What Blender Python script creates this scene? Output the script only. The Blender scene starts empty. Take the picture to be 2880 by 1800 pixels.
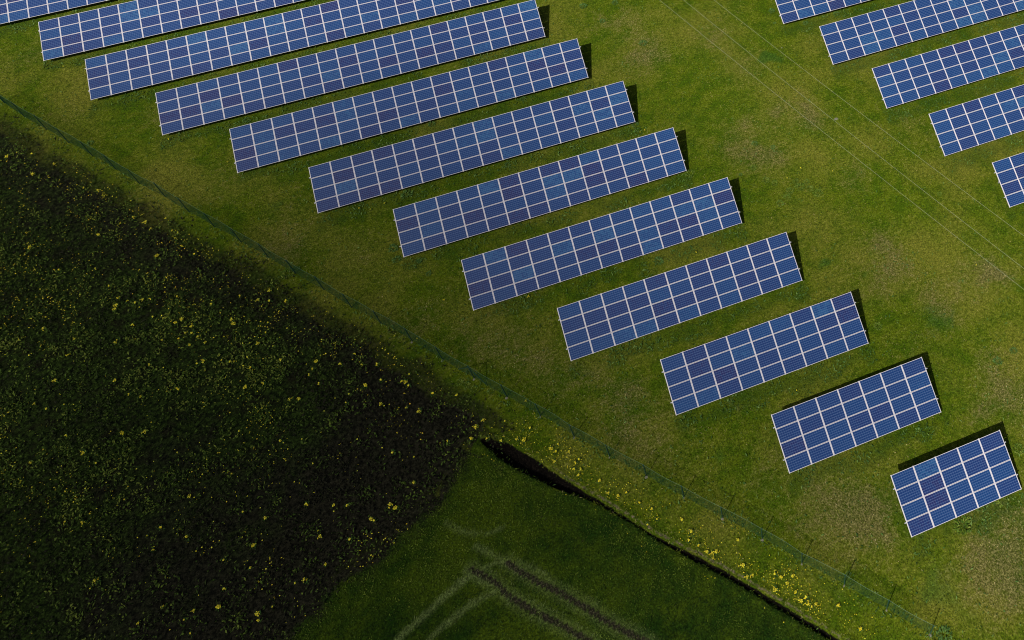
import bpy, math, random
import numpy as np
from mathutils import Vector, Matrix
SC = bpy.context.scene
COL = SC.collection
RNG = np.random.default_rng(7)
random.seed(7)

# ------------------------------------------------------------------ camera
F_PX, CX, CY = 2769.2, 2323.07, 111.59          # lens and principal point, in pixels of a 2880 x 1800 frame (the photo is a crop)
CAM_ROT = (0.75030607, -0.40633397, 0.03205446)  # pitch, yaw, roll
CAM_H = 70.955
cd = bpy.data.cameras.new('camera'); cam = bpy.data.objects.new('camera', cd); COL.objects.link(cam)
cd.sensor_width = 36; cd.lens = F_PX / 2880 * 36
cd.shift_x = -(CX - 1440) / 2880; cd.shift_y = (CY - 900) / 2880
cd.clip_start = 1; cd.clip_end = 6000
R_cam = Matrix.Rotation(CAM_ROT[1], 3, 'Z') @ Matrix.Rotation(CAM_ROT[0], 3, 'X') @ Matrix.Rotation(CAM_ROT[2], 3, 'Z')
cam.matrix_world = Matrix.Translation((0, 0, CAM_H)) @ R_cam.to_4x4()
SC.camera = cam
SC.cycles.filter_width = 1.05
SC.render.resolution_x = 1024; SC.render.resolution_y = 640

# ------------------------------------------------------------------ light
SUN_V = Vector((-0.565, -0.509, 1)).normalized()   # towards the sun
w = bpy.data.worlds.new('World'); SC.world = w; w.use_nodes = True
wn = w.node_tree.nodes; wl = w.node_tree.links
sky = wn.new('ShaderNodeTexSky'); sky.sky_type = 'NISHITA'; sky.sun_disc = False
sky.dust_density = 3.0; sky.sun_elevation = math.asin(SUN_V.z); sky.sun_rotation = math.atan2(SUN_V.x, SUN_V.y)
bg = wn['Background']; bg.inputs['Strength'].default_value = 0.05
wl.new(sky.outputs[0], bg.inputs['Color'])
sd = bpy.data.lights.new('sun', 'SUN'); sd.energy = 4.4; sd.angle = math.radians(0.53); sd.color = (1, 0.95, 0.86)
so = bpy.data.objects.new('sun', sd); COL.objects.link(so); so.rotation_euler = SUN_V.to_track_quat('Z', 'Y').to_euler(); so.location = (-100, -90, 180)
SC.view_settings.view_transform = 'Standard'; SC.view_settings.look = 'None'
SC.view_settings.exposure = -0.33; SC.view_settings.gamma = 1.0

# ------------------------------------------------------------------ helpers
def tag(o, label=None, cat=None, group=None, kind=None):
    if label: o['label'] = label
    if cat: o['category'] = cat
    if group: o['group'] = group
    if kind: o['kind'] = kind
    return o
def link(name, me, parent=None, loc=None, rot=None):
    o = bpy.data.objects.new(name, me); COL.objects.link(o)
    if parent: o.parent = parent
    if loc is not None: o.location = loc
    if rot is not None: o.rotation_euler = rot
    return o
def empty(name, loc=(0, 0, 0), rz=0):
    o = bpy.data.objects.new(name, None); COL.objects.link(o); o.location = loc; o.rotation_euler.z = rz
    o.empty_display_size = .3
    return o
class MB:
    def __init__(s): s.v = []; s.f = []
    def box(s, c, d, R=None):
        n = len(s.v); R = R or Matrix.Identity(3); c = Vector(c)
        for x in (-.5, .5):
            for y in (-.5, .5):
                for z in (-.5, .5): s.v.append(tuple(c + R @ Vector((x*d[0], y*d[1], z*d[2]))))
        for q in ((0,1,3,2),(4,6,7,5),(0,4,5,1),(2,3,7,6),(0,2,6,4),(1,5,7,3)): s.f.append(tuple(n+i for i in q))
        return s
    def beam(s, a, b, wx, wy):
        a = Vector(a); b = Vector(b); d = b - a
        R = d.to_track_quat('Z', 'Y').to_matrix()
        return s.box((a+b)/2, (wx, wy, d.length), R)
    def tube(s, pts, r, k=6):
        n0 = len(s.v); pts = [Vector(p) for p in pts]
        for i, p in enumerate(pts):
            d = (pts[min(i+1, len(pts)-1)] - pts[max(i-1, 0)]).normalized()
            R = d.to_track_quat('Z', 'Y').to_matrix(); rr = r[i] if hasattr(r, '__len__') else r
            for j in range(k):
                a = 2*math.pi*j/k; s.v.append(tuple(p + R @ Vector((rr*math.cos(a), rr*math.sin(a), 0))))
        for i in range(len(pts)-1):
            for j in range(k):
                a = n0+i*k+j; b = n0+i*k+(j+1) % k; s.f.append((a, b, b+k, a+k))
        s.f.append(tuple(n0+j for j in range(k))[::-1]); s.f.append(tuple(n0+(len(pts)-1)*k+j for j in range(k)))
        return s
    def mesh(s, name, mat=None):
        m = bpy.data.meshes.new(name); m.from_pydata(s.v, [], s.f); m.update()
        if mat: m.materials.append(mat)
        return m
def np_mesh(name, V, Fq, mat, attrs=None, smooth=False):
    """V (n,3), Fq (m,k) faces all of k corners; attrs name -> per-vertex floats"""
    m = bpy.data.meshes.new(name); n, k = Fq.shape
    m.vertices.add(len(V)); m.vertices.foreach_set('co', np.asarray(V, np.float32).ravel())
    m.loops.add(n*k); m.loops.foreach_set('vertex_index', Fq.astype(np.int32).ravel())
    m.polygons.add(n); m.polygons.foreach_set('loop_start', np.arange(0, n*k, k, dtype=np.int32)); m.polygons.foreach_set('loop_total', np.full(n, k, np.int32))
    m.polygons.foreach_set('use_smooth', np.full(n, smooth))
    m.update(calc_edges=True)
    for a, d in (attrs or {}).items():
        at = m.attributes.new(a, 'FLOAT', 'POINT'); at.data.foreach_set('value', np.asarray(d, np.float32))
    if mat: m.materials.append(mat)
    return m
# value noise
_T = RNG.random((256, 256))
def vnoise(x, y, s, o=0):
    x = x*s + 17.3*o; y = y*s + 41.7*o; xi = np.floor(x).astype(int); yi = np.floor(y).astype(int); fx = x-xi; fy = y-yi
    fx = fx*fx*(3-2*fx); fy = fy*fy*(3-2*fy); g = lambda a, b: _T[a % 256, b % 256]
    return (g(xi, yi)*(1-fx)+g(xi+1, yi)*fx)*(1-fy)+(g(xi, yi+1)*(1-fx)+g(xi+1, yi+1)*fx)*fy
def fbm(x, y, s, o=0, n=4):
    t = 0; a = .5; tot = 0
    for i in range(n): t = t + a*vnoise(x, y, s*2**i, o+i*3.1); tot += a; a *= .55
    return t/tot
def in_poly(x, y, P):
    r = np.zeros(x.shape, bool); n = len(P)
    for i in range(n):
        x1, y1 = P[i]; x2, y2 = P[(i+1) % n]
        if y1 == y2: continue
        c = ((y1 > y) != (y2 > y)) & (x < (x2-x1)*(y-y1)/(y2-y1)+x1); r ^= c
    return r
def d_line(x, y, P, wid=None):
    """distance to polyline (and the interpolated width there)"""
    best = np.full(x.shape, 1e9); bw = np.zeros(x.shape)
    for i in range(len(P)-1):
        ax, ay = P[i]; bx, by = P[i+1]; dx, dy = bx-ax, by-ay; L = dx*dx+dy*dy+1e-9
        t = np.clip(((x-ax)*dx+(y-ay)*dy)/L, 0, 1); d = np.hypot(x-ax-t*dx, y-ay-t*dy); m = d < best
        best = np.where(m, d, best)
        if wid is not None: bw = np.where(m, wid[i]*(1-t)+wid[i+1]*t, bw)
    return (best, bw) if wid is not None else best
def sstep(a, b, x): t = np.clip((x-a)/(b-a), 0, 1); return t*t*(3-2*t)
_R = np.array(R_cam)
def in_view(x, y, m=.06):
    q = np.stack([x, y, np.full(x.shape, -CAM_H)], -1) @ _R
    u = CX + F_PX*q[..., 0]/-q[..., 2]; v = CY - F_PX*q[..., 1]/-q[..., 2]
    return (q[..., 2] < 0) & (u > -2880*m) & (u < 2880*(1+m)) & (v > -1800*m) & (v < 1800*(1+m))

class NT:
    """small node-building helper"""
    def __init__(s, name):
        s.m = bpy.data.materials.new(name); s.m.use_nodes = True; s.n = s.m.node_tree.nodes; s.l = s.m.node_tree.links
        s.b = s.n['Principled BSDF']; s.out = s.n['Material Output']
    def _set(s, sock, v):
        if hasattr(v, 'is_output'): s.l.new(v, sock)
        elif isinstance(v, (tuple, list)) and len(v) == 3 and sock.type == 'RGBA': sock.default_value = (*v, 1)
        else: sock.default_value = v
    def attr(s, a): n = s.n.new('ShaderNodeAttribute'); n.attribute_name = a; return n.outputs['Fac']
    def co(s, k='Object'): return s.n.new('ShaderNodeTexCoord').outputs[k]
    def pos(s): return s.n.new('ShaderNodeNewGeometry').outputs['Position']
    def noise(s, vec, scale, detail=3, rough=.5, k='Fac', dist=0):
        n = s.n.new('ShaderNodeTexNoise'); s.l.new(vec, n.inputs['Vector']); n.inputs['Scale'].default_value = scale; n.inputs['Detail'].default_value = detail; n.inputs['Roughness'].default_value = rough; n.inputs['Distortion'].default_value = dist
        return n.outputs[k]
    def vor(s, vec, scale, k='Distance'):
        n = s.n.new('ShaderNodeTexVoronoi'); s.l.new(vec, n.inputs['Vector']); n.inputs['Scale'].default_value = scale; return n.outputs[k]
    def scale(s, vec, sc):
        n = s.n.new('ShaderNodeMapping'); s.l.new(vec, n.inputs['Vector']); n.inputs['Scale'].default_value = sc; return n.outputs[0]
    def math(s, op, a, b=0., c=None, clamp=False):
        n = s.n.new('ShaderNodeMath'); n.operation = op; n.use_clamp = clamp; s._set(n.inputs[0], a); s._set(n.inputs[1], b)
        if c is not None: s._set(n.inputs[2], c)
        return n.outputs[0]
    def rng(s, v, a, b, c=0., d=1., kind='SMOOTHSTEP'):
        n = s.n.new('ShaderNodeMapRange'); n.interpolation_type = kind; s._set(n.inputs[0], v)
        for i, q in enumerate((a, b, c, d)): n.inputs[i+1].default_value = q
        return n.outputs[0]
    def mix(s, f, a, b, bt='MIX'):
        n = s.n.new('ShaderNodeMix'); n.data_type = 'RGBA'; n.blend_type = bt; s._set(n.inputs[0], f); s._set(n.inputs[6], a); s._set(n.inputs[7], b); return n.outputs[2]
    def ramp(s, v, stops):
        n = s.n.new('ShaderNodeValToRGB'); s.l.new(v, n.inputs[0]); e = n.color_ramp.elements
        for i, (p, c) in enumerate(stops):
            q = e[i] if i < 2 else e.new(p)
            q.position = p; q.color = (*c, 1)
        return n.outputs[0]
    def bump(s, h, strength=.5, dist=.05):
        n = s.n.new('ShaderNodeBump'); s.l.new(h, n.inputs['Height']); n.inputs['Strength'].default_value = strength; n.inputs['Distance'].default_value = dist
        s.l.new(n.outputs[0], s.b.inputs['Normal'])
    def set(s, **k):
        for a, v in k.items(): s._set(s.b.inputs[a.replace('_', ' ')], v)
        return s.m

# ------------------------------------------------------------------ surveyed lines (metres, east x, north y of the point below the camera)
F = {}
F['verge_edge'] = [(-48.62, 80.19), (-46.66, 77.87), (-45.05, 76.4), (-43.52, 74.47), (-42.46, 72.74), (-40.65, 70.92), (-39.21, 69.24), (-37.79, 67.6), (-36.5, 66.02), (-35.68, 64.94), (-34.55, 63.75), (-33.41, 62.27), (-31.76, 60.72), (-30.66, 59.28), (-29.27, 57.75), (-28.41, 56.57), (-26.94, 54.89), (-25.91, 54.08), (-25.09, 52.82), (-23.87, 51.54), (-22.57, 50.11), (-21.49, 48.79), (-20.72, 47.72), (-19.77, 46.59), (-18.81, 45.71), (-17.87, 44.6), (-16.95, 43.38), (-16.03, 42.3), (-15.11, 41.34), (-14.23, 40.17), (-13.34, 39.12), (-12.56, 38.12), (-12.08, 37.25), (-11.18, 36.45), (-10.3, 35.66), (-9.66, 34.63), (-9.3, 33.83), (-8.82, 32.54), (-8.23, 31.46)]
F['ditch_up'] = [(-11.55, 33.94), (-10.67, 33.32), (-9.8, 32.61), (-8.97, 31.7), (-8.15, 30.8), (-6.95, 29.4), (-5.77, 28.02), (-4.6, 26.67), (-3.46, 25.33), (-2.36, 23.93), (-1.27, 22.55), (0.01, 21.3), (0.99, 20.36), (2.22, 19.05), (3.26, 17.83), (4.29, 16.63), (5.31, 15.44), (6.28, 14.2), (7.29, 13.13), (7.75, 12.61), (9.5, 10.44)]
F['ditch_lo'] = [(-11.58, 33.79), (-11.17, 33.2), (-10.2, 31.93), (-9.17, 30.58), (-7.95, 29.29), (-6.99, 28.21), (-5.5, 27.02), (-4.3, 25.86), (-3.15, 24.63), (-2.03, 23.33), (-0.95, 21.96), (-0.07, 21.01), (0.86, 19.95), (2.12, 18.73), (3.16, 17.52), (4.17, 16.29), (5.08, 15.36), (6.05, 14.12), (6.87, 13.04), (8.69, 10.76)]
F['crop_edge'] = [(-11.49, 33.7), (-12.19, 32.92), (-12.94, 32.38), (-13.44, 30.75), (-14.61, 30.42), (-15.45, 29.49), (-17.15, 28.93), (-18.26, 28.44), (-19.19, 27.81), (-20.95, 27.43), (-22.44, 26.37), (-23.3, 25.87), (-24.14, 25.29), (-25.37, 24.24)]
F['fence'] = [(-48.95, 82.45), (-47, 80.41), (-45.69, 78.93), (-44.35, 76.99), (-43.1, 75.66), (-41.84, 74.16), (-40.61, 72.69), (-39.39, 71.32), (-38.19, 69.97), (-37, 68.63), (-35.82, 67.07), (-34.66, 65.77), (-33.53, 64.72), (-32.39, 63.29), (-31.28, 62.04), (-30.39, 60.7), (-29.08, 59.32), (-28, 58.04), (-26.73, 56.59), (-25.37, 55.09), (-24.34, 53.86), (-22.92, 52.17), (-21.81, 50.94), (-20.82, 49.76), (-19.67, 48.33), (-19.09, 47.53), (-18.13, 46.55), (-17.37, 45.63), (-16.71, 44.89), (-15.67, 43.84), (-14.81, 42.73), (-14.04, 41.82), (-13.15, 40.69), (-12.24, 39.77), (-11.57, 38.72), (-10.48, 37.77), (-9.64, 36.66), (-8.79, 35.65), (-7.93, 34.73), (-7.1, 33.73), (-6.43, 33.03), (-4.53, 30.59), (-2.75, 28.68), (-0.79, 26.55), (1.22, 24.25), (3.09, 22.21), (5.18, 19.96), (7.07, 17.58), (9.17, 15.45), (11.11, 13.14), (13.17, 10.79), (15.15, 8.43)]
F['track_a'] = [(-10.84, 24.68), (-10.32, 24.02), (-9.32, 23), (-8.4, 22.1), (-7.51, 21.14), (-6.55, 20.15), (-5.85, 19.27), (-5.13, 18.48), (-4.4, 17.77), (-3.83, 17.21), (-1.98, 15.09)]
F['track_b'] = [(-13.11, 25.21), (-11.71, 23.77), (-11.15, 22.84), (-10.64, 22.2), (-9.89, 21.39), (-9.14, 20.67), (-8.03, 19.55), (-7.01, 18.48), (-5.57, 16.68)]
F['pale_a'] = [(-13.16, 24.87), (-13.63, 24.7), (-14.46, 24.42), (-15.2, 24.1), (-15.94, 23.71), (-16.58, 23.45), (-17.29, 23.15), (-17.92, 22.81), (-19.23, 22.11)]
F['pale_b'] = [(-11.89, 23.22), (-12.68, 23.28), (-13.58, 23.11), (-14.69, 22.7), (-15.4, 22.48), (-15.95, 22.2), (-17.05, 21.41)]
F['pale_c'] = [(-12.65, 26.49), (-11.86, 25.72), (-11.24, 25.02), (-10.46, 24.25), (-9.56, 23.18)]
F['pale_d'] = [(-13.55, 25.21), (-12.85, 24.49), (-11.92, 23.59), (-11.16, 22.76), (-10.4, 22.02)]
F['pale_e'] = [(-14.26, 28.73), (-13.38, 27.81), (-12.36, 27.18), (-11.57, 26.96), (-10.82, 27.04)]
F['pale_f'] = [(-12.41, 25.03), (-11.52, 24.95), (-10.68, 24.57), (-9.58, 24.04), (-8.82, 23.25), (-8.32, 22.51)]
F['rut'] = [(-9.08, 27.84), (-8.39, 26.94), (-7.77, 26.26), (-7.15, 25.54), (-6.46, 24.79), (-5.78, 24.01)]
F['verge_flowers'] = [(-11.39, 34.41), (-10.77, 33.31), (-9.91, 32.81), (-8.82, 32.54), (-8.42, 32.28), (-7.85, 32.97), (-6.73, 30.98), (-6.21, 31.09), (-6.46, 30.61), (-5.68, 30.3), (-6.72, 30.04), (-5.38, 29.35), (-5.06, 29.48), (-5.57, 28.96), (-5.38, 28.48), (-5.11, 28.78), (-4.1, 27.57), (-3.75, 26.58), (-3.12, 26.13), (-2.58, 26.12), (-1.89, 25.15), (-1.24, 24.46), (-1.76, 23.6), (-1.05, 23.7), (0.44, 23.07), (0.87, 22.08), (0.55, 21.65), (1.06, 21.07), (1.42, 20.51), (1.7, 20.31), (2, 20.33), (1.74, 19.97), (3.56, 20.46), (3.36, 18.83), (3.37, 18.15), (3.74, 18.09), (5.18, 17.61), (5.51, 17.3), (5.73, 16.85), (6.22, 17.11), (4.88, 16.79), (6.04, 16.11), (6.53, 15.61), (6.15, 15.5), (6.58, 15.24), (6.72, 14.97), (7.04, 14.93), (8.31, 14.43), (9.12, 12.65), (-16.05, 43.7), (-14.54, 42.87), (-7.82, 35.05), (-6.1, 43.35), (-12.24, 45.44), (7.3, 42.38), (28.14, 33.03), (10.85, 28.58), (16.79, 46.58), (18.25, 47.14), (20.73, 45.86), (6.63, 56.09), (6.21, 55.99), (1.14, 64.02), (-0.44, 64.03), (-15.69, 56.39), (-17.7, 56.64), (-16.84, 56.16), (-32.66, 70.06), (-27.84, 65.59), (-42.08, 82.79), (-47.99, 91.62)]
F['meadow_flowers'] = [(-34.1, 61.33), (-34.93, 62.24), (-33.64, 60.58), (-42.31, 62.03), (-31.2, 57.93), (-32.98, 57.58), (-37.41, 61.47), (-35.52, 54.76), (-34.85, 54.11), (-34.29, 53.83), (-33.9, 53.87), (-33.92, 53.3), (-33.3, 53.7), (-35.67, 54.05), (-35.75, 53.76), (-32.92, 52.03), (-32.27, 51.65), (-31.41, 50.87), (-30.97, 50.89), (-30.16, 50.14), (-30.59, 49.62), (-30.2, 49.53), (-30.27, 48.46), (-29.7, 48.97), (-29.2, 48.35), (-31.21, 49.25), (-30.77, 49.33), (-32.28, 49.67), (-27.98, 48.18), (-31.34, 53.2), (-36.25, 56.03), (-40.62, 53.85), (-38.39, 52.18), (-35.26, 50.9), (-35.49, 50.68), (-38.78, 50.89), (-38.45, 50.88), (-39.33, 49.01), (-35.26, 47.47), (-33.53, 45.43), (-34.2, 45.92), (-30.97, 45.05), (-31.02, 45.13), (-27.62, 46), (-28.11, 46.36), (-26.18, 44.9), (-26.56, 45.23), (-25.33, 43.3), (-26.52, 43.37), (-24.14, 44.81), (-24.55, 46.17), (-25.73, 46.75), (-25.02, 47.39), (-25.01, 48.19), (-25.35, 48.64), (-27.34, 49.16), (-27.44, 49.58), (-24.72, 50.17), (-25.63, 50.59), (-23.61, 49.8), (-26.84, 51.45), (-24.81, 51.12), (-22.25, 42.84), (-21.68, 43.73), (-21.9, 43.11), (-21.57, 41.77), (-23, 41.08), (-23.56, 41.3), (-29.69, 46.69), (-29.31, 46.78), (-39.59, 46.81), (-40.48, 47.66), (-38.52, 46.84), (-34.36, 51.78), (-40.31, 59.06), (-39.91, 59.04), (-33.1, 47.84), (-30.18, 56.7), (-28.86, 51.52), (-31.6, 58.93), (-41.65, 70.66), (-43.39, 72.45), (-39.01, 66.99), (-37.78, 66.13), (-37.42, 65.53), (-36.32, 64.96), (-43.06, 70.02), (-45.42, 72.91), (-26.95, 40.31), (-33.14, 42.47), (-34.46, 42.94), (-38.05, 44.19), (-36.9, 42.58), (-36.02, 41.98), (-35.94, 41.54), (-40.09, 43.09), (-24.21, 38.43), (-30.12, 36.74), (-36.44, 37.35), (-37.66, 37.98), (-31.74, 35.16), (-32.44, 35.02), (-30.08, 33.9), (-32.1, 33.96), (-35.33, 33.26), (-35.73, 32.81), (-27.97, 31.6), (-26.28, 30.48), (-27.87, 29.69), (-31.43, 30.03), (-29.62, 29.22), (-28.19, 28.74), (-25.85, 27.47), (-25.94, 27.04), (-25.07, 27.63), (-29.79, 27.9), (-30.18, 28.81), (-22.08, 31.25), (-22.06, 30.77), (-21.76, 28.87), (-23.07, 28.36), (-23.66, 28.46), (-25.35, 33.3), (-26.15, 31.79), (-26.65, 34.3), (-22.75, 33.19), (-21.08, 32.58), (-32.72, 29.61), (-15.71, 33.93), (-17.05, 34.72), (-17.56, 31.19), (-17.23, 30.87), (-18.61, 30.64), (-18.82, 30.82), (-20.27, 29.97), (-13.58, 34.09), (-15.9, 32.12), (-11.82, 33.78), (-20.35, 32.1), (-17.44, 41.78), (-17.3, 40.5), (-15.44, 40.12), (-15.69, 39.64), (-15.57, 39.36), (-15.98, 39.75), (-13.93, 37.98), (-12.35, 37.42), (-17.52, 38.54), (-19.82, 39.5), (-15.11, 37.15), (-15.84, 37.72), (-10.84, 34.76), (-19.95, 42.82), (-18.56, 42.1), (-19.58, 40.19), (-18.98, 43.21), (-18.35, 40.28), (-9.39, 34.19)]
F['weeds'] = [(17.97, 15.8, 1.1), (20.81, 16.05, 0.6), (24.07, 18.86, 0.7), (15.01, 16.26, 0.5), (18.57, 31.13, 0.6), (27.41, 25.51, 0.5), (25.84, 25.21, 0.6), (15.02, 47.1, 0.6), (15.61, 46.56, 0.5), (17.5, 45.36, 0.8), (18.24, 44.91, 0.6), (18.76, 44.25, 0.7), (16.12, 44.8, 0.6), (15.36, 44.48, 0.6), (14.43, 48.76, 0.5), (17.37, 46.04, 0.5), (18.28, 45.68, 0.5), (16.58, 45.32, 0.6), (28.5, 40.41, 0.4), (13.16, 48.45, 0.3), (9.08, 50.18, 0.7), (4.94, 73.71, 0.7), (8.04, 73.08, 0.6), (9.26, 66.58, 0.7), (-13.89, 56.69, 0.8), (-11.03, 63.71, 0.6), (-5.43, 56.73, 0.5), (-6.8, 70.32, 0.5), (6.25, 70.99, 0.5), (-15.29, 50.51, 0.6), (-15.45, 51.69, 0.7), (-13.08, 48.29, 0.4), (-13.68, 49.75, 0.4), (4.28, 42.78, 0.7), (-11.59, 37.86, 0.5), (-11.15, 37.4, 0.5), (-10.02, 36.79, 0.5), (-12.04, 38.26, 0.5), (-23.44, 52.31, 0.9), (-22.8, 52.47, 0.5), (13.89, 10.42, 0.9), (9.66, 15.88, 0.3), (22.46, 66.35, 0.6), (28.45, 63.65, 0.6), (22.16, 64.66, 0.3), (25.06, 63.56, 0.5), (-39.02, 72.17, 0.5), (-26.35, 70.1, 0.5), (-20.24, 70.59, 0.4), (6, 57.19, 0.6), (-2.83, 63.76, 0.5), (-3.97, 58.8, 0.3), (-22.86, 64.08, 0.4), (15.41, 51.19, 0.5), (16.8, 50.24, 0.4)]
F['dry'] = [(7.1, 70.7, 2.2, 0.8), (8.9, 66.4, 2.5, 0.9), (10, 64, 2, 0.6), (16, 66.2, 2.5, 0.7), (17, 60.3, 3, 0.6), (15, 52.2, 2.8, 1), (15.8, 49.6, 2, 0.6), (21.3, 51.5, 2.4, 1), (20.1, 53.1, 1.6, 0.7), (21.1, 36.8, 2.6, 0.7), (22.2, 35.7, 1.6, 0.7), (23.3, 31.3, 2, 1), (28.1, 32, 2.5, 1.1), (29, 31.9, 1.2, 1), (22.8, 44.4, 2, 0.7), (28.8, 48.4, 2.5, 0.5), (21.2, 14, 3, 1.1), (18.6, 12.2, 2.5, 0.9), (11, 19.5, 3, 0.9), (10.5, 21.4, 1.6, 0.5), (11.6, 17.8, 2, 0.7), (7.8, 19.8, 1.8, 0.5), (-10.5, 40.8, 3, 0.7), (-7.2, 38, 2.5, 0.6), (-4, 35.6, 2.6, 0.6), (-2, 32.8, 2.2, 0.5), (-15, 44.8, 2, 0.5), (-32.7, 73.7, 3, 0.4), (-27.4, 64.5, 2.4, 0.5), (-22.7, 59.6, 2, 0.3), (-45.4, 86, 2.5, 0.6), (-33.6, 63.5, 2, 0.4), (-18.3, 52.8, 2.2, 0.4), (0.4, 29.1, 3, 0.5), (-6, 44.6, 2, 0.3), (20.1, 28.6, 1.8, 0.5), (17.6, 15.9, 1.5, 0.4), (25.4, 22, 2.5, 0.7), (25.1, 24.2, 2, 0.6), (23.7, 23.9, 1.5, 0.5), (-1.1, 31.3, 2, 0.5), (25.8, 62, 2, 0.3), (34.2, 55.2, 1.5, 0.2), (-42, 76.4, 2.5, 0.3), (-23.8, 56.3, 2.5, 0.4), (-23.4, 54.7, 2, 0.5), (-12.7, 46.1, 2, 0.3), (2.1, 21.6, 2, 0.3), (7.6, 29, 1, 0.5), (6.5, 23.5, 2, 0.5), (9.3, 25.3, 2, 0.4)]
F['green'] = [(20, 60.1, 1.1, 1), (19.9, 60.2, 1, 1), (16.4, 36.7, 1.1, 1), (22, 30.5, 1.5, 0.8), (23.7, 30.2, 0.9, 0.8), (19.6, 36.2, 0.6, 0.8), (18.1, 56.1, 2.5, 0.3), (4.4, 27.2, 1.2, 0.7), (12.2, 56.6, 1.6, 0.5), (22.7, 28.2, 1, 0.3), (10.7, 14.7, 3, 0.5), (6.7, 24.7, 2, 0.4), (5.7, 21.1, 1.4, 0.6), (16.1, 12.5, 2, 0.5), (23.2, 37.1, 2, 0.2), (14.8, 13, 1.5, 0.5), (7.5, 17.1, 2, 0.4), (-12.4, 56, 2, 0.3), (-30.5, 67.8, 2, 0.4), (-24.9, 59.3, 1.2, 0.7), (-37.4, 74.6, 1.8, 0.4), (-15.9, 54.7, 1.5, 0.3), (-47.4, 90.5, 1.6, 0.7), (-21.2, 60.2, 1.8, 0.4), (12.8, 53.7, 1.5, 0.4)]
VERGE = F['verge_edge']; DUP = F['ditch_up']; DLO = F['ditch_lo']; CROP = F['crop_edge']; FENCE = F['fence']
def ext(P, q, k):
    a = np.array(P[-1 if k else 0]); b = np.array(P[-4 if k else 3]); d = (a-b)/np.linalg.norm(a-b); return tuple(a+d*q)
MEADOW_POLY = [ext(VERGE, 60, 0)] + VERGE + [DUP[0]] + CROP + [ext(CROP, 60, 1), (-200, -80), (-200, 200)]
CROP_POLY = [CROP[0]] + DLO + [ext(DLO, 80, 1), (40, -120), (-120, -120)] + [ext(CROP, 60, 1)] + CROP[::-1]
n_d = 40
def resample(P, n):
    P = np.array(P); s = np.r_[0, np.cumsum(np.hypot(*np.diff(P, axis=0).T))]; t = np.linspace(0, s[-1], n)
    return np.c_[np.interp(t, s, P[:, 0]), np.interp(t, s, P[:, 1])]
_u = resample(DUP, n_d); _l = resample(DLO, n_d)
_u[-1] = _u[-1]; DMID = (_u+_l)/2; DW = np.hypot(*(_u-_l).T)/2*np.interp(np.arange(n_d), [0, 3, 11, n_d], [1.2, 1.6, .95, .5]) + .02
DMID = [tuple(q) for q in DMID] + [ext([tuple(q) for q in DMID], 25, 1)]; DW = np.r_[DW, DW[-1]]

# tables: name kept only here; (left x, low edge y, columns)
TAB = [(-48.95, 90.53, 24), (-43.636, 83.767, 24), (-39.142, 76.98, 22), (-33.014, 70.354, 20), (-26.932, 63.695, 18), (-20.8, 56.99, 16),
       (-14.667, 50.181, 14), (-10.189, 43.445, 13), (-4.073, 36.66, 11), (2.074, 29.869, 9), (8.229, 23.096, 7), (14.354, 16.254, 5),
       (22.81, 63.78, 16), (25.366, 57.03, 15), (27.948, 50.275, 14), (30.52, 43.503, 12), (33.26, 36.728, 9)]
PX, TILT, SL, Z0 = 1.68, math.radians(25.03), 4.0353, 0.553

# ================================================================== ground
def ground_fields(x, y):
    """what grows where: all are real surface properties"""
    j1 = (fbm(x, y, .45, 1)-.5)*1.0 + (fbm(x+.37*y, y, 2.1, 5)-.5)*.5
    j2 = (fbm(x, y, .45, 9)-.5)*1.0 + (fbm(x, y-.41*x, 2.3, 8)-.5)*.5
    mead = in_poly(x+j1, y+j2, MEADOW_POLY); crop = in_poly(x+j1*.5, y+j2*.5, CROP_POLY)
    crop &= ~mead
    dry = np.zeros(x.shape); x_, y_ = x, y; x = x+(fbm(x_, y_, .33, 14)-.5)*5.5; y = y+(fbm(x_, y_, .33, 15)-.5)*5.5
    for a, b, r, s in F['dry']:
        k = (np.abs(x-a) < r*3) & (np.abs(y-b) < r*3)
        dry[k] += s*np.exp(-((x[k]-a)**2+(y[k]-b)**2)/(r*r)*1.2)
    green = np.zeros(x.shape)
    for a, b, r, s in F['green']:
        k = (np.abs(x-a) < r*3) & (np.abs(y-b) < r*3)
        green[k] += s*np.exp(-((x[k]-a)**2+(y[k]-b)**2)/(r*r)*1.4)
    x, y = x_, y_; lush = np.zeros(x.shape)
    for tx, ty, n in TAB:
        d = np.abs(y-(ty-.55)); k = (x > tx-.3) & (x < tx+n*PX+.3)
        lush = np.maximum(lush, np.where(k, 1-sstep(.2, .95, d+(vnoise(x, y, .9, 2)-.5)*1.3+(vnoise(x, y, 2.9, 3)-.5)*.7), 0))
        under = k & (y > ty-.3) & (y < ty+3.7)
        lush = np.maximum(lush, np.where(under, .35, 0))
    return mead, crop, dry, green, lush
def soft_masks(x, y):
    ms = 0; cs = 0
    for k, (ox, oy) in enumerate(((0, 0), (1.1, .3), (-.9, .8), (.2, -1.2), (-.8, -.6), (.7, 1.1))):
        j1 = (fbm(x, y, .45, 1)-.5)*1.0 + (fbm(x+.37*y, y, 2.1, 5)-.5)*.5+ox; j2 = (fbm(x, y, .45, 9)-.5)*1.0 + (fbm(x, y-.41*x, 2.3, 8)-.5)*.5+oy
        ms = ms+in_poly(x+j1, y+j2, MEADOW_POLY)/6
    return ms
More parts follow.
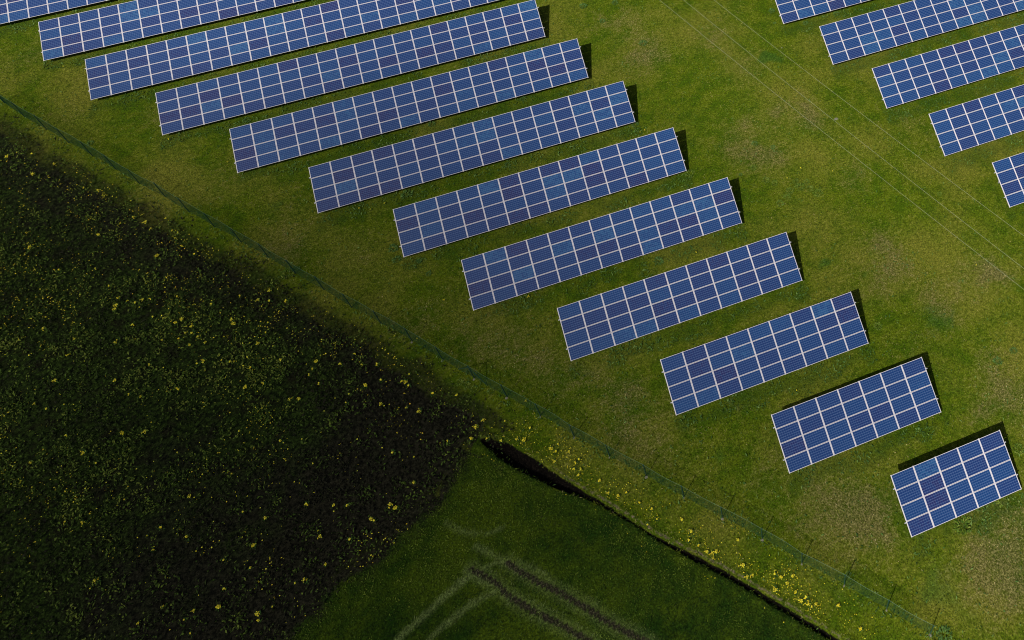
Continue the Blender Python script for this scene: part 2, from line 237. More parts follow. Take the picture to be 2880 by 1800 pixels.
def soft_zones(x, y, crop):
    ms = soft_masks(x, y); dc = d_line(x, y, CROP); cs = 0
    for ox, oy in ((0, 0), (.9, .3), (-.7, .7), (.2, -.9), (-.7, -.5), (.5, .9)): cs = cs+in_poly(x+(fbm(x, y, .8, 19)-.5)*1.6+ox, y+(fbm(x, y, .8, 29)-.5)*1.6+oy, CROP_POLY)/6
    away = d_line(x, y, DUP) > 1.2
    return np.where((dc < 3) & away, np.maximum(ms, (cs > .01)*1.), np.where(dc < 3, np.maximum(ms, crop), ms*(1-crop))), np.where((dc < 3) & away, cs, crop*1.)
def bare_meadow(x, y):
    n = (fbm(x, y, .12, 33)-.5)*14
    return np.maximum(.7*(1-sstep(0, 10, d_line(x, y, VERGE)+n*.6)), 1-sstep(2, 24, d_line(x, y, CROP)+n))
def track_fields(x, y):
    pale = np.zeros(x.shape); bare = np.zeros(x.shape)
    wob = (fbm(x, y, 1.3, 4)-.5)*.35
    for n, wd, s in (('pale_a', .24, .95), ('pale_b', .22, .85), ('pale_c', .2, .8), ('pale_d', .2, .85), ('pale_e', .16, .7), ('pale_f', .16, .8)):
        pale = np.maximum(pale, s*(1-sstep(.3*wd, 1.5*wd, d_line(x, y, F[n])+wob*.6)))
    for n in ('track_a', 'track_b'):
        d = d_line(x, y, F[n]) + wob*.5
        bare = np.maximum(bare, 1-sstep(.12, .36, d)); pale = np.maximum(pale, .45*(1-sstep(.3, .75, d)))
    bare = np.maximum(bare, .75*(1-sstep(.03, .16, d_line(x, y, F['rut'])+np.abs(wob)*.5)))
    return pale, bare

def ditch_z(x, y):
    d, hw = d_line(x, y, DMID, DW); edge = (fbm(x, y, 2.2, 12)-.5)*.16
    t = np.clip((hw+edge-d)/np.maximum(.22, hw*.55), 0, 1)
    start = sstep(0, 1.2, np.hypot(x-DMID[0][0], y-DMID[0][1]))
    depth = np.minimum(.85, .12+hw*1.25)*start
    lip = .07*np.exp(-((d-hw-.22)/.2)**2)
    return -depth*t*t*(3-2*t) + lip*start, d, hw

NT_G = NT('ground_cover')
def ground_material():
    g = NT_G; P = g.pos()
    n_big = g.noise(P, .13, 3, .55); n_mid = g.noise(P, .75, 4, .6); n_sm = g.noise(P, 3.2, 4, .65); n_fine = g.noise(g.scale(P, (1, .8, 1)), 9, 4, .75)
    grain = g.vor(P, 9.)
    a = lambda k: g.attr(k)
    # lawn
    lawn = g.mix(g.rng(n_mid, .35, .66), LAWN[0], LAWN[1])
    lawn = g.mix(g.rng(g.math('ADD', n_big, g.math('MULTIPLY', n_sm, .35)), .58, .9), lawn, LAWN[2])
    dry = g.math('ADD', g.math('MULTIPLY_ADD', a('dry'), .75, .08), g.math('MULTIPLY', g.math('SUBTRACT', n_mid, .5), 1.6))
    dry = g.math('ADD', dry, g.math('MULTIPLY', g.math('SUBTRACT', n_sm, .5), 2.2))
    dry = g.math('ADD', dry, g.math('MULTIPLY', g.math('SUBTRACT', n_fine, .5), 1.3))
    dryc = g.mix(g.rng(n_fine, .35, .68), DRY[0], DRY[1])
    lawn = g.mix(g.math('MULTIPLY', g.rng(dry, .2, 1.3), .62), lawn, dryc)
    gr = g.math('ADD', a('green'), g.math('MULTIPLY', g.math('SUBTRACT', n_sm, .5), .6))
    lawn = g.mix(g.math('MULTIPLY', g.rng(gr, .3, 1.), .7), lawn, (.040, .110, .012))
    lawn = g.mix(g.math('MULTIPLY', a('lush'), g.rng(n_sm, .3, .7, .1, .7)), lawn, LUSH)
    # flowering meadow: dark peaty soil with low dark plants
    dk = g.mix(g.rng(n_sm, .38, .62), (.008, .008, .005), (.024, .023, .013)); gn = g.mix(g.rng(n_sm, .35, .65), (.008, .014, .004), (.034, .060, .009))
    gn = g.mix(g.rng(n_mid, .45, .75), gn, (.016, .016, .007))
    me = g.mix(g.rng(g.math('ADD', a('mbare'), g.math('MULTIPLY', g.math('SUBTRACT', n_mid, .5), .9)), .2, .9), gn, dk)
    # young cereal crop
    cr = g.mix(g.rng(g.math('ADD', n_big, g.math('MULTIPLY', n_mid, .6)), .6, 1.), CROPC[0], CROPC[1])
    cr = g.mix(g.math('MULTIPLY', a('pale'), g.rng(n_fine, .25, .75, .3, 1.)), cr, PALE)
    cr = g.mix(g.rng(g.math('ADD', a('bare'), g.math('MULTIPLY', g.math('SUBTRACT', n_sm, .5), 1.1)), .35, .95), cr, g.mix(g.rng(n_fine, .45, .75), (.022, .020, .012), (.085, .080, .04)))
    c = g.mix(g.rng(g.math('ADD', a('meadow'), g.math('MULTIPLY', g.math('SUBTRACT', n_fine, .5), 1.4)), .15, .95), lawn, me); c = g.mix(g.rng(g.math('ADD', a('crop'), g.math('MULTIPLY', g.math('SUBTRACT', n_fine, .5), 1.3)), .15, .95), c, cr)
    # raw soil of the ditch and its crumbling lip
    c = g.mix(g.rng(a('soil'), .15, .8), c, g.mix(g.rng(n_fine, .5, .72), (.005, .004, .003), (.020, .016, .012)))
    c = g.mix(g.rng(g.math('ADD', a('lip'), g.math('MULTIPLY', g.math('SUBTRACT', n_sm, .5), 1.8)), .5, 1.1), c, (.17, .13, .095))
    # fine grain of blades and stems
    k = g.math('MULTIPLY', g.rng(n_fine, .28, .72, .22, 1.9, 'LINEAR'), g.rng(n_sm, .25, .75, .66, 1.38, 'LINEAR'))
    k = g.math('MULTIPLY', k, g.rng(grain, .0, .8, 1.15, .75, 'LINEAR'))
    kk = g.n.new('ShaderNodeCombineXYZ'); [g.l.new(k, kk.inputs[i]) for i in range(3)]
    c = g.mix(1., c, kk.outputs[0], 'MULTIPLY')
    g.set(Base_Color=c, Roughness=.95, Specular_IOR_Level=.08)
    g.bump(g.math('ADD', n_fine, g.math('MULTIPLY', n_sm, 1.5)), .7, .10)
    return g.m
LAWN = ((.060, .112, .003), (.112, .154, .005), (.17, .178, .020))
DRY = ((.070, .062, .022), (.25, .20, .095))
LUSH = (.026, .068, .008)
CROPC = ((.012, .038, .003), (.055, .088, .004))
PALE = (.15, .20, .06)
M_GROUND = ground_material()
X0, X1, Y0, Y1 = -75, 75, -15, 130
def cells(x0, x1, y0, y1, h):
    xs = np.arange(x0, x1-1e-6, h); ys = np.arange(y0, y1-1e-6, h); a, b = np.meshgrid(xs, ys); return a.ravel(), b.ravel()
levels = []
cxs, cys = cells(X0, X1, Y0, Y1, .25)
dd = d_line(cxs+.125, cys+.125, DMID, DW); near = dd[0] < dd[1]+1.2
near &= (cys > -10)
levels.append((cxs[~near], cys[~near], .25))
nx, ny = cxs[near], cys[near]; K = 4
ox, oy = np.meshgrid(np.arange(K)*.25/K, np.arange(K)*.25/K)
levels.append(((nx[:, None]+ox.ravel()).ravel(), (ny[:, None]+oy.ravel()).ravel(), .25/K))
cc = cells(-375, 380, -315, 430, 5.); out = ~((cc[0] >= X0) & (cc[0] < X1) & (cc[1] >= Y0) & (cc[1] < Y1))
levels.append((cc[0][out], cc[1][out], 5.))
parts = {'grassland': [], 'meadow': [], 'crop_field': [], 'ditch': [], 'wheel_track': []}
for lx, ly, h in levels:
    cx, cy = lx+h/2, ly+h/2
    mead, crop, *_ = ground_fields(cx, cy)
    if h < 1:
        pale, bare = track_fields(cx, cy)
        z, d, hw = ditch_z(cx, cy)
        dit = (d < hw*.95) & (np.hypot(cx-DMID[0][0], cy-DMID[0][1]) > .8)
        trk = crop & (bare > .5) & ~dit & (d_line(cx, cy, F['rut']) > .5)
    else: dit = trk = np.zeros(cx.shape, bool)
    for nme, msk in (('ditch', dit), ('wheel_track', trk & ~dit), ('meadow', mead & ~dit & ~trk), ('crop_field', crop & ~dit & ~trk & ~mead), ('grassland', ~(dit | trk | mead | crop))):
        if msk.any(): parts[nme].append((lx[msk], ly[msk], h))
GLAB = {'grassland': 'sunlit green and straw coloured grass around the solar tables', 'meadow': 'dark field of low plants dotted with yellow flowers',
        'crop_field': 'field of short green cereal below the ditch', 'ditch': 'narrow black ditch between the grass verge and the crop field', 'wheel_track': 'dark tractor wheel tracks pressed into the crop field'}
for nme, L in parts.items():
    V = []; Fc = []; n = 0
    for lx, ly, h in L:
        P = np.stack([np.stack([lx, ly], -1), np.stack([lx+h, ly], -1), np.stack([lx+h, ly+h], -1), np.stack([lx, ly+h], -1)], 1).reshape(-1, 2)
        q = np.round(P*64).astype(np.int64); key = q[:, 0]*1000003+q[:, 1]; _, idx, inv = np.unique(key, return_index=True, return_inverse=True)
        V.append(P[idx]); Fc.append(inv.reshape(-1, 4)+n); n += len(idx)
    V = np.concatenate(V); Fc = np.concatenate(Fc); x, y = V[:, 0], V[:, 1]
    mead, crop, dry, green, lush = ground_fields(x, y); pale, bare = track_fields(x, y); z, d, hw = ditch_z(x, y); mead, crop = soft_zones(x, y, crop)
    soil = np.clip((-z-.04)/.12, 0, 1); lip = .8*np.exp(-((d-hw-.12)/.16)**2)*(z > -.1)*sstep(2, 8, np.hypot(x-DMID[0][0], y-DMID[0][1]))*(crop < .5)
    if nme != 'ditch': z = z + (fbm(x, y, .9, 6)-.5)*.0
    if nme == 'grassland':
        B = 3000.; o = len(V); V = np.concatenate([V, [(-375, -315), (380, -315), (380, 430), (-375, 430), (-B, -B), (B, -B), (B, B), (-B, B)]])
        Fc = np.concatenate([Fc, [[o+4, o+5, o+1, o], [o+5, o+6, o+2, o+1], [o+6, o+7, o+3, o+2], [o+7, o+4, o, o+3]]])
        pad = lambda k: np.r_[k, np.zeros(8)]
        x, y = V[:, 0], V[:, 1]; mead, crop, dry, green, lush, pale, bare, z, soil, lip = map(pad, (mead, crop, dry, green, lush, pale, bare, z, soil, lip))
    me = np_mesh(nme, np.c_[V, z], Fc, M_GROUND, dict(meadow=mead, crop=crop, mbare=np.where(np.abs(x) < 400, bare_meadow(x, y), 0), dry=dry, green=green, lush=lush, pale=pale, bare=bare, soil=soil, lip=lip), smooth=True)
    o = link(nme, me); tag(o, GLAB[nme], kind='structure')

# ================================================================== low vegetation
def leaf_material(name, ramp_stops, rough=.7, trans=.25, noise_amt=.35):
    g = NT(name); c = g.ramp(g.attr('tint'), ramp_stops)
    n = g.noise(g.pos(), 1.3, 2); k = g.rng(n, .3, .7, 1-noise_amt, 1+noise_amt, 'LINEAR')
    kk = g.n.new('ShaderNodeCombineXYZ'); [g.l.new(k, kk.inputs[i]) for i in range(3)]
    g.set(Base_Color=g.mix(1., c, kk.outputs[0], 'MULTIPLY'), Roughness=rough, Specular_IOR_Level=.15)
    return g.m
def leaves(x, y, z, length, width, up, mat, name, tint, az=None, base_r=0.):
    """one bent diamond leaf of two triangles pairs per point; up = 0 flat .. 1 upright"""
    n = len(x); az = RNG.random(n)*2*np.pi if az is None else az
    length = np.broadcast_to(length, n); width = np.broadcast_to(width, n); up = np.broadcast_to(up, n); z = np.broadcast_to(z, n)
    el = up*np.pi/2; dx, dy = np.cos(az), np.sin(az); hx, hz = np.cos(el), np.sin(el)
    roll = (RNG.random(n)-.5)*1.6
    A = np.c_[x+dx*base_r, y+dy*base_r, z]
    D1 = np.c_[dx*hx, dy*hx, hz]; el2 = el-.6; D2 = np.c_[dx*np.cos(el2), dy*np.cos(el2), np.sin(el2)]
    S = np.c_[-dy*np.cos(roll), dx*np.cos(roll), np.sin(roll)]
    M = A + D1*(length*.55)[:, None]; T = M + D2*(length*.45)[:, None]
    V = np.stack([A, M+S*(width/2)[:, None], T, M-S*(width/2)[:, None]], 1).reshape(-1, 3)
    q = np.arange(n)[:, None]*4; Fq = q+np.array([[0, 1, 2, 3]])
    Ft = np.concatenate([q+np.array([[0, 1, 3]]), q+np.array([[1, 2, 3]])])
    return np_mesh(name, V, Ft, mat, dict(tint=np.repeat(tint, 4)))
def scatter(x0, x1, y0, y1, dens, keep, m=.08):
    n = int((x1-x0)*(y1-y0)*dens); x = x0+RNG.random(n)*(x1-x0); y = y0+RNG.random(n)*(y1-y0)
    k = in_view(x, y, m); x, y = x[k], y[k]; k = keep(x, y); return x[k], y[k]
M_GRASS = leaf_material('grass_blades', [(0, (.016, .042, .003)), (.4, (.082, .126, .006)), (.75, (.20, .22, .022)), (1, (.46, .38, .18))])
M_WEED = leaf_material('weed_leaves', [(0, (0.03375, 0.08775, 0.0162)), (.6, (0.081, 0.1755, 0.03375)), (1, (0.1755, 0.2835, 0.0675))], noise_amt=.15)
M_BRIGHT = leaf_material('bright_weed_leaves', [(0, (.03, .08, .008)), (.6, (.11, .19, .015)), (1, (.24, .30, .05))], noise_amt=.1)
M_MEAD = leaf_material('meadow_leaves', [(0, (.016, .016, .007)), (.3, (.034, .056, .008)), (.65, (.070, .125, .013)), (1, (.19, .23, .032))])
M_CROP = leaf_material('cereal_blades', [(0, (.007, .024, .002)), (.5, (.040, .082, .004)), (1, (.17, .23, .025))])
M_STRAW = leaf_material('pale_bent_stems', [(0, (.07, .12, .02)), (1, (.21, .26, .09))])

# lawn tufts
def keep_lawn(x, y):
    m, c, dry, gr, lush = ground_fields(x, y); m = RNG.random(len(x)) < soft_masks(x, y)**.6; d, hw = d_line(x, y, DMID, DW)
    p = .25 + .75*fbm(x, y, .35, 21); return ~m & ~c & (d > hw) & (RNG.random(len(x)) < p)
x, y = scatter(-75, 75, 0, 110, 44, keep_lawn)
m_, c_, dry, gr, lush = ground_fields(x, y)
tint = np.clip(.40+(fbm(x, y, .5, 3)-.5)*.5+dry*.25-gr*.3-lush*.25+(fbm(x, y, 1.8, 6)-.5)*.7+RNG.normal(0, .22, len(x)), 0, 1)
me = leaves(x, y, 0., .07+.09*RNG.random(len(x)), .03+.03*RNG.random(len(x)), .15+.5*RNG.random(len(x)), M_GRASS, 'lawn_grass', tint)
tag(link('lawn_grass', me), 'short mixed grass growing between the solar tables', 'grass', kind='stuff')
# lush strips of taller weeds along the drip line of each table, and by the fence
def keep_lush(x, y):
    m, c, dry, gr, lush = ground_fields(x, y); df = d_line(x, y, FENCE)
    p = np.where(lush > .45, (lush-.2)*sstep(.35, .75, fbm(x, y, .8, 31))*2.6, 0)+1.*np.exp(-(df/.45)**2)*fbm(x, y, .6, 4) + .02+.16*sstep(.6, .8, fbm(x, y, .45, 37))+np.minimum(dry, .8)*.06
    return ~m & ~c & (RNG.random(len(x)) < p)
x, y = scatter(-75, 75, 0, 110, 26, keep_lush)
me = leaves(x, y, .02, .14+.20*RNG.random(len(x)), .04+.06*RNG.random(len(x)), .2+.6*RNG.random(len(x)), M_WEED, 'verge_weeds', np.clip(.55+RNG.normal(0, .32, len(x)), 0, 1))
tag(link('verge_weeds', me), 'dark green weeds growing in strips below the low edges of the solar tables', 'weeds', kind='stuff')
# meadow
def keep_mead(x, y):
    m = soft_masks(x, y)*(1-ground_fields(x, y)[1]); return (RNG.random(len(x)) < m) & (RNG.random(len(x)) < .12+.95*sstep(.3, .72, fbm(x, y, .9, 41)))
x, y = scatter(-75, 5, 5, 100, 72, keep_mead)
tint = np.clip(.40+(fbm(x, y, .16, 51)-.5)*.8+(fbm((x*.66-y*.75)*.25, x*.75+y*.66, .5, 55)-.5)*.7+(fbm(x, y, 1.0, 52)-.5)*1.9+RNG.normal(0, .24, len(x)), 0, 1)
mb = bare_meadow(x, y); k = RNG.random(len(x)) > .45*mb; x, y, tint, mb = x[k], y[k], tint[k], mb[k]; tint = np.clip(tint-.22*mb+.06, 0, 1)
me = leaves(x, y, .02+.16*RNG.random(len(x)), .12+.22*RNG.random(len(x))**1.5, .05+.11*RNG.random(len(x))**1.5, .1+.7*RNG.random(len(x)), M_MEAD, 'meadow_plants', tint)
tag(link('meadow_plants', me), 'dark leafy plants covering the field at the lower left', 'meadow plants', kind='stuff')
# cereal
def keep_crop(x, y):
    m, c, *_ = ground_fields(x, y); pale, bare = track_fields(x, y); d, hw = d_line(x, y, DMID, DW)
    return c & ~m & (d > hw+.02) & (RNG.random(len(x)) < (1-.9*bare)*(.35+.65*fbm(x, y, .6, 61)))
x, y = scatter(-60, 25, -2, 50, 130, keep_crop)
pale, bare = track_fields(x, y)
isp = RNG.random(len(x)) < pale*.6
tint = np.clip(.42+(fbm(x, y, .2, 71)-.5)*1.3+(fbm(x, y, 1.5, 72)-.5)*.9+RNG.normal(0, .24, len(x)), 0, 1)
k = ~isp
me = leaves(x[k], y[k], 0., .12+.12*RNG.random(k.sum()), .025+.02*RNG.random(k.sum()), .45+.4*RNG.random(k.sum()), M_CROP, 'cereal_crop', tint[k])
tag(link('cereal_crop', me), 'young green cereal standing in the field below the ditch', 'crop', kind='stuff')
me = leaves(x[isp], y[isp], .02, .18+.16*RNG.random(isp.sum()), .018+.014*RNG.random(isp.sum()), .05+.25*RNG.random(isp.sum()), M_STRAW, 'flattened_cereal', RNG.random(isp.sum()), az=RNG.normal(.9, .5, isp.sum()))
tag(link('flattened_cereal', me), 'pale flattened stems along the old wheel lines in the crop', 'crop', kind='stuff')
# rough grass hanging over both banks of the ditch
def keep_bank(x, y):
    d, hw = d_line(x, y, DMID, DW); e = d-hw
    return (e > -.12) & (e < .35) & (RNG.random(len(x)) < .8) & (np.hypot(x-DMID[0][0], y-DMID[0][1]) > 1)
x, y = scatter(-20, 25, -2, 40, 90, keep_bank)
cr = ground_fields(x, y)[1]
me = leaves(x, y, .02, .14+.16*RNG.random(len(x)), .025+.02*RNG.random(len(x)), .2+.5*RNG.random(len(x)), M_GRASS, 'bank_grass', np.clip(np.where(cr, .0, .45)+RNG.normal(.0, .25, len(x)), 0, 1))
tag(link('bank_grass', me), 'rough grass tufts along the edges of the ditch', 'grass', kind='stuff')

# ================================================================== solar tables
def m_glass():
    g = NT('solar_cells'); P = g.co('Object'); sp = g.n.new('ShaderNodeSeparateXYZ'); g.l.new(P, sp.inputs[0]); X, Y = sp.outputs[0], sp.outputs[1]
    oi = g.n.new('ShaderNodeObjectInfo'); rnd = oi.outputs['Random']
    pit = .1575
    def edge(v, off):   # distance from nearest cell joint
        a = g.math('DIVIDE', g.math('ADD', v, off), pit); f = g.math('FRACT', a); return g.math('MULTIPLY', g.math('MINIMUM', f, g.math('SUBTRACT', 1., f)), pit)
    ex, ey = edge(X, 5*pit), edge(Y, 3*pit)
    inside = g.math('MULTIPLY', g.math('LESS_THAN', g.math('ABSOLUTE', X), 5*pit), g.math('LESS_THAN', g.math('ABSOLUTE', Y), 3*pit))
    joint = g.math('MAXIMUM', g.math('MULTIPLY', g.math('LESS_THAN', ex, .0045), .75), g.math('LESS_THAN', ey, .007))
    # bus bars: three silver ribbons along each string of cells
    by = g.math('FRACT', g.math('MULTIPLY', g.math('ADD', Y, 3*pit), 2/pit)); bus = g.math('LESS_THAN', g.math('ABSOLUTE', g.math('SUBTRACT', by, .5)), .035)
    # per cell tone
    cell = g.n.new('ShaderNodeCombineXYZ')
    g.l.new(g.math('FLOOR', g.math('DIVIDE', g.math('ADD', X, 5*pit), pit)), cell.inputs[0]); g.l.new(g.math('FLOOR', g.math('DIVIDE', g.math('ADD', Y, 3*pit), pit)), cell.inputs[1]); g.l.new(rnd, cell.inputs[2])
    wn_ = g.n.new('ShaderNodeTexWhiteNoise'); wn_.noise_dimensions = '3D'; g.l.new(cell.outputs[0], wn_.inputs['Vector'])
    ct = wn_.outputs['Value']
    tone = g.math('ADD', rnd, g.math('MULTIPLY', g.math('SUBTRACT', ct, .5), .16))
    c = g.ramp(tone, CELLS)
    c = g.mix(g.math('MULTIPLY', bus, .3), c, (.22, .26, .38))
    c = g.mix(g.math('MULTIPLY', joint, .65), c, (.22, .34, .60))
    c = g.mix(inside, (.66, .65, .70), c)
    g.set(Base_Color=c, Roughness=.2, Specular_IOR_Level=.42, Coat_Weight=.3, Coat_Roughness=.08)
    return g.m
CELLS = [(0, (.016, .022, .120)), (.08, (.011, .030, .145)), (.30, (.008, .038, .164)), (.80, (.006, .048, .186)), (.96, (.008, .062, .21)), (1, (.018, .092, .25))]
def m_metal(name, c, r=.45, met=.25):
    g = NT(name); n = g.noise(g.co('Object'), 6, 3); g.set(Base_Color=g.mix(n, tuple(v*.88 for v in c), tuple(min(1, v*1.08) for v in c)), Roughness=r, Metallic=met); return g.m
M_GLASS = m_glass(); M_FRAME = m_metal('anodised_aluminium', (.80, .77, .82), .4, .0); M_STEEL = m_metal('galvanised_steel', (.55, .56, .58), .5, .3)
PW, PH, PT = 1.652, .990, .035
ME_PANEL = MB().box((0, 0, -PT/2-.003), (PW-.03, PH-.03, PT-.008)).mesh('solar_panel', M_GLASS)
fb = MB(); ft = .029
for s in (-1, 1):
    fb.box((0, s*(PH/2-ft/2), -PT/2), (PW, ft, PT)); fb.box((s*(PW/2-ft/2), 0, -PT/2), (ft, PH-2*ft, PT))
ME_FRAME = fb.mesh('panel_frame', M_FRAME)
ME_RAIL = MB().box((0, SL/2, -PT-.022), (.075, SL+.02, .04)).box((0, SL/2, -PT+.006), (.016, SL, .012)).mesh('rail', M_FRAME)
ME_CLAMP = MB().box((0, 0, -.012), (.05, .018, .03)).box((0, 0, .006), (.06, .045, .005)).mesh('clamp', M_STEEL)
R_T = Matrix.Rotation(TILT, 3, 'X')
def purlin_mesh(n): return MB().box((n*PX/2, 0, 0), (n*PX+.26, .055, .09)).box((n*PX/2, .03, .047), (n*PX+.26, .03, .006)).mesh('purlin', M_STEEL)
def zs(s): return Z0 + s*math.sin(TILT)
def leg_mesh(s):
    h = zs(s)-.2; return MB().box((0, 0, h/2-.15), (.09, .05, h+.3)).box((0, .03, h/2-.15), (.05, .012, h+.3)).mesh('leg', M_STEEL)
SF, SR = 4.035*.23, 4.035*.78
ME_FL, ME_RL = leg_mesh(SF), leg_mesh(SR)
ME_BRACE = MB().beam((0, SR*math.cos(TILT), .35), (0, SF*math.cos(TILT)+.5, zs(SF)+.03), .04, .04).mesh('brace', M_STEEL)
def sl(x, s, dn=0.):   # point on the panel plane
    v = R_T @ Vector((0, s, dn)); return (x, v.y, Z0+v.z)
T_LAB = ['blue solar table at the top left corner, only its lower edge showing',
 'solar table second from the top left corner, running out of the top edge',
 'twenty two column solar table whose far end just leaves the top edge',
 'twenty column solar table with its right end at the very top edge',
 'eighteen column solar table just below the twenty column one',
 'sixteen column solar table between the eighteen and fourteen column tables',
 'fourteen column solar table crossing the middle of the photo',
 'thirteen column solar table with several pale blue panels below the fourteen column one',
 'eleven column solar table above the nine column one',
 'nine column solar table third from the lower right end of its bank',
 'seven column solar table with a shadow along its upper edge',
 'shortest solar table, five columns wide, with a broad black shadow above it',
 'topmost solar table right of the wires, mostly cut off by the top edge',
 'second solar table from the top right of the wires',
 'third solar table from the top right of the wires',
 'fourth solar table from the top right of the wires',
 'lowest solar table right of the wires, barely two columns showing']
for ti, (tx, ty, n) in enumerate(TAB):
    rt = empty('solar_table', (tx, ty, 0)); tag(rt, T_LAB[ti], 'solar table', 'rows of tilted solar tables')
    for i in range(n):
        for j in range(4):
            s = (j+.5)*SL/4
            jx, jr = random.uniform(-.003, .003), random.uniform(-.0012, .0012)
            p = link('solar_panel', ME_PANEL, rt, sl((i+.5)*PX+jx, s), (TILT+random.uniform(-.004, .004), random.uniform(-.004, .004), jr))
            link('frame', ME_FRAME, p)
    for i in range(n+1):
        link('rail', ME_RAIL, rt, sl(min(max(i*PX, .03), n*PX-.03), 0), (TILT, 0, 0))
    pm = purlin_mesh(n)
    for s in (SF, SR): link('purlin', pm, rt, sl(0, s, -PT-.09), (TILT, 0, 0))
    k = max(2, round(n/2)+1)
    for i in range(k):
        lx = .55+(n*PX-1.1)*i/(k-1)
        link('leg', ME_FL, rt, (lx, SF*math.cos(TILT), 0)); link('leg', ME_RL, rt, (lx, SR*math.cos(TILT), 0)); link('brace', ME_BRACE, rt, (lx, 0, 0))

# ================================================================== fence
g = NT('green_coated_wire'); g.set(Base_Color=g.mix(g.noise(g.pos(), .8, 2), (.006, .060, .022), (.009, .080, .036)), Roughness=.45); M_FENCE = g.m
g = NT('pale_tension_wire'); g.set(Base_Color=(.12, .24, .12), Roughness=.4); M_TOP = g.m
M_GREEN = m_metal('green_painted_steel', (.02, .08, .06), .5, .0)
g = NT('concrete'); g.set(Base_Color=g.mix(g.noise(g.pos(), 9, 3), (.15, .15, .10), (.28, .27, .19)), Roughness=.9); M_CONC = g.m
FL = resample(FENCE, 600); FL = np.array([FL[max(0, i-6):i+7].mean(0) for i in range(600)])
FL = resample([tuple(q) for q in FL], 900); seg = np.r_[0, np.cumsum(np.hypot(*np.diff(FL, axis=0).T))]
def at_s(s): return np.array([np.interp(s, seg, FL[:, 0]), np.interp(s, seg, FL[:, 1])])
ref = min(range(900), key=lambda i: abs(FL[i][0]-7.07)+abs(FL[i][1]-17.57)); s_ref = seg[ref]; PITCH = 6.0/2
FH = 2.0
fence = empty('mesh_fence', (*at_s(seg[-1]/2), 0)); tag(fence, 'green wire mesh fence running diagonally between the dark field and the solar tables', 'fence')
fo = Vector((*at_s(seg[-1]/2), 0))
PITCH = float(np.hypot(7.07-3.08, 17.57-22.17))/2
POSTS = [s for s in np.arange(s_ref % PITCH, seg[-1], PITCH)]
post_m = MB().box((0, 0, FH/2), (.055, .055, FH+.1)).box((0, 0, FH+.06), (.08, .08, .012)).mesh('post', M_GREEN)
foot_b = MB(); foot_b.tube([(0, 0, -.1), (0, 0, .01), (0, 0, .03)], [.11, .1, .05], 9); foot_m = foot_b.mesh('footing', M_CONC)
for s in POSTS:
    q = at_s(s); p = link('post', post_m, fence, Vector((*q, 0))-fo, (0, 0, math.atan2(*(at_s(s+.1)-at_s(s-.1))[::-1]))); 
    if q[0] > -16: f_ = link('footing', foot_m, p, (.03, -.08, 0)); f_.scale = (random.uniform(.5, 1.3), random.uniform(.5, 1.2), 1)
def wire_panel(P, Wd):
    """welded mesh between two posts: every wire is real geometry"""
    V = []; Q = []
    def rod(a, bq, t, w_):
        n = len(V); a = np.array(a); bq = np.array(bq); t = np.array(t)*w_/2; nn = np.array([-t[1], t[0], 0]) if abs(t[2]) < 1e-9 else np.array([Wd[1], -Wd[0], 0])*w_/2
        for e in (a, bq):
            for s1, s2 in ((-1, -1), (1, -1), (1, 1), (-1, 1)): V.append(e+t*s1+nn*s2)
        for k_ in range(4): Q.append((n+k_, n+(k_+1) % 4, n+4+(k_+1) % 4, n+4+k_))
    L_ = len(P)
    for i in range(L_):
        rod(P[i]+[0, 0, .03], P[i]+[0, 0, FH-.02], (Wd[0], Wd[1], 0), .0034)
    for zz in np.arange(.08, FH, .1):
        for i in range(0, L_-6, 6): rod(P[i]+[0, 0, zz], P[i+6]+[0, 0, zz], (0, 0, 1), .004)
    return np.array(V), np.array(Q)
for a, b in zip(POSTS[:-1], POSTS[1:]):
    A, B_ = at_s(a), at_s(b); n_ = 6*int(np.hypot(*(B_-A))/.05/6)+1; wd_ = (B_-A)/np.hypot(*(B_-A)); t_ = np.linspace(0, 1, n_)
    bow = .06*np.sin(np.pi*t_)*math.sin(a*1.7); P = np.c_[A[0]+(B_[0]-A[0])*t_-wd_[1]*(bow+.035)-fo.x, A[1]+(B_[1]-A[1])*t_+wd_[0]*(bow+.035)-fo.y, 0*t_]
    V, Q = wire_panel(P, wd_)
    link('wire_mesh', np_mesh('wire_mesh', V, Q, M_FENCE), fence)
    link('top_wire', MB().tube([tuple(P[i]+[0, 0, FH]) for i in range(0, n_, 6)], .008, 5).mesh('top_wire', M_TOP), fence)
# braced strainer post: two long struts running down to the fence line
bs = min(POSTS, key=lambda s: np.hypot(*(at_s(s)-np.array([-9.855, 37.525]))))
q0 = at_s(bs); 
for sg in (-1.5, 1.1):
    q1 = at_s(bs+sg); m = MB().tube([(q0[0]-fo.x, q0[1]-fo.y, FH-.15), (q1[0]-fo.x, q1[1]-fo.y, .02)], .028, 7).mesh('strut', M_GREEN); link('strut', m, fence)

# ================================================================== overhead wires
g = NT('weathered_aluminium_wire'); g.set(Base_Color=(.30, .31, .22), Roughness=.6); M_WIRE = g.m
W_LAB = ['thin pale overhead wire crossing the grass clearing, nearest the left bank of solar tables', 'thin pale overhead wire crossing the clearing, middle one of the three', 'thin pale overhead wire crossing the clearing, nearest the right bank of solar tables']
for k, ((cx, cy), (dx, dy)) in enumerate((((20.96, 40.58), (.4033, -.9151)), ((20.84, 44.47), (.3964, -.9181)), ((23.19, 44.36), (.4029, -.9152)))):
    b = MB(); L = 62; b.tube([(cx+dx*t, cy+dy*t, 8+(t*t)*.0006) for t in np.linspace(-L, L, 41)], .011, 6)
    tag(link('overhead_wire', b.mesh('overhead_wire', M_WIRE)), W_LAB[k], 'wire', 'overhead wires')

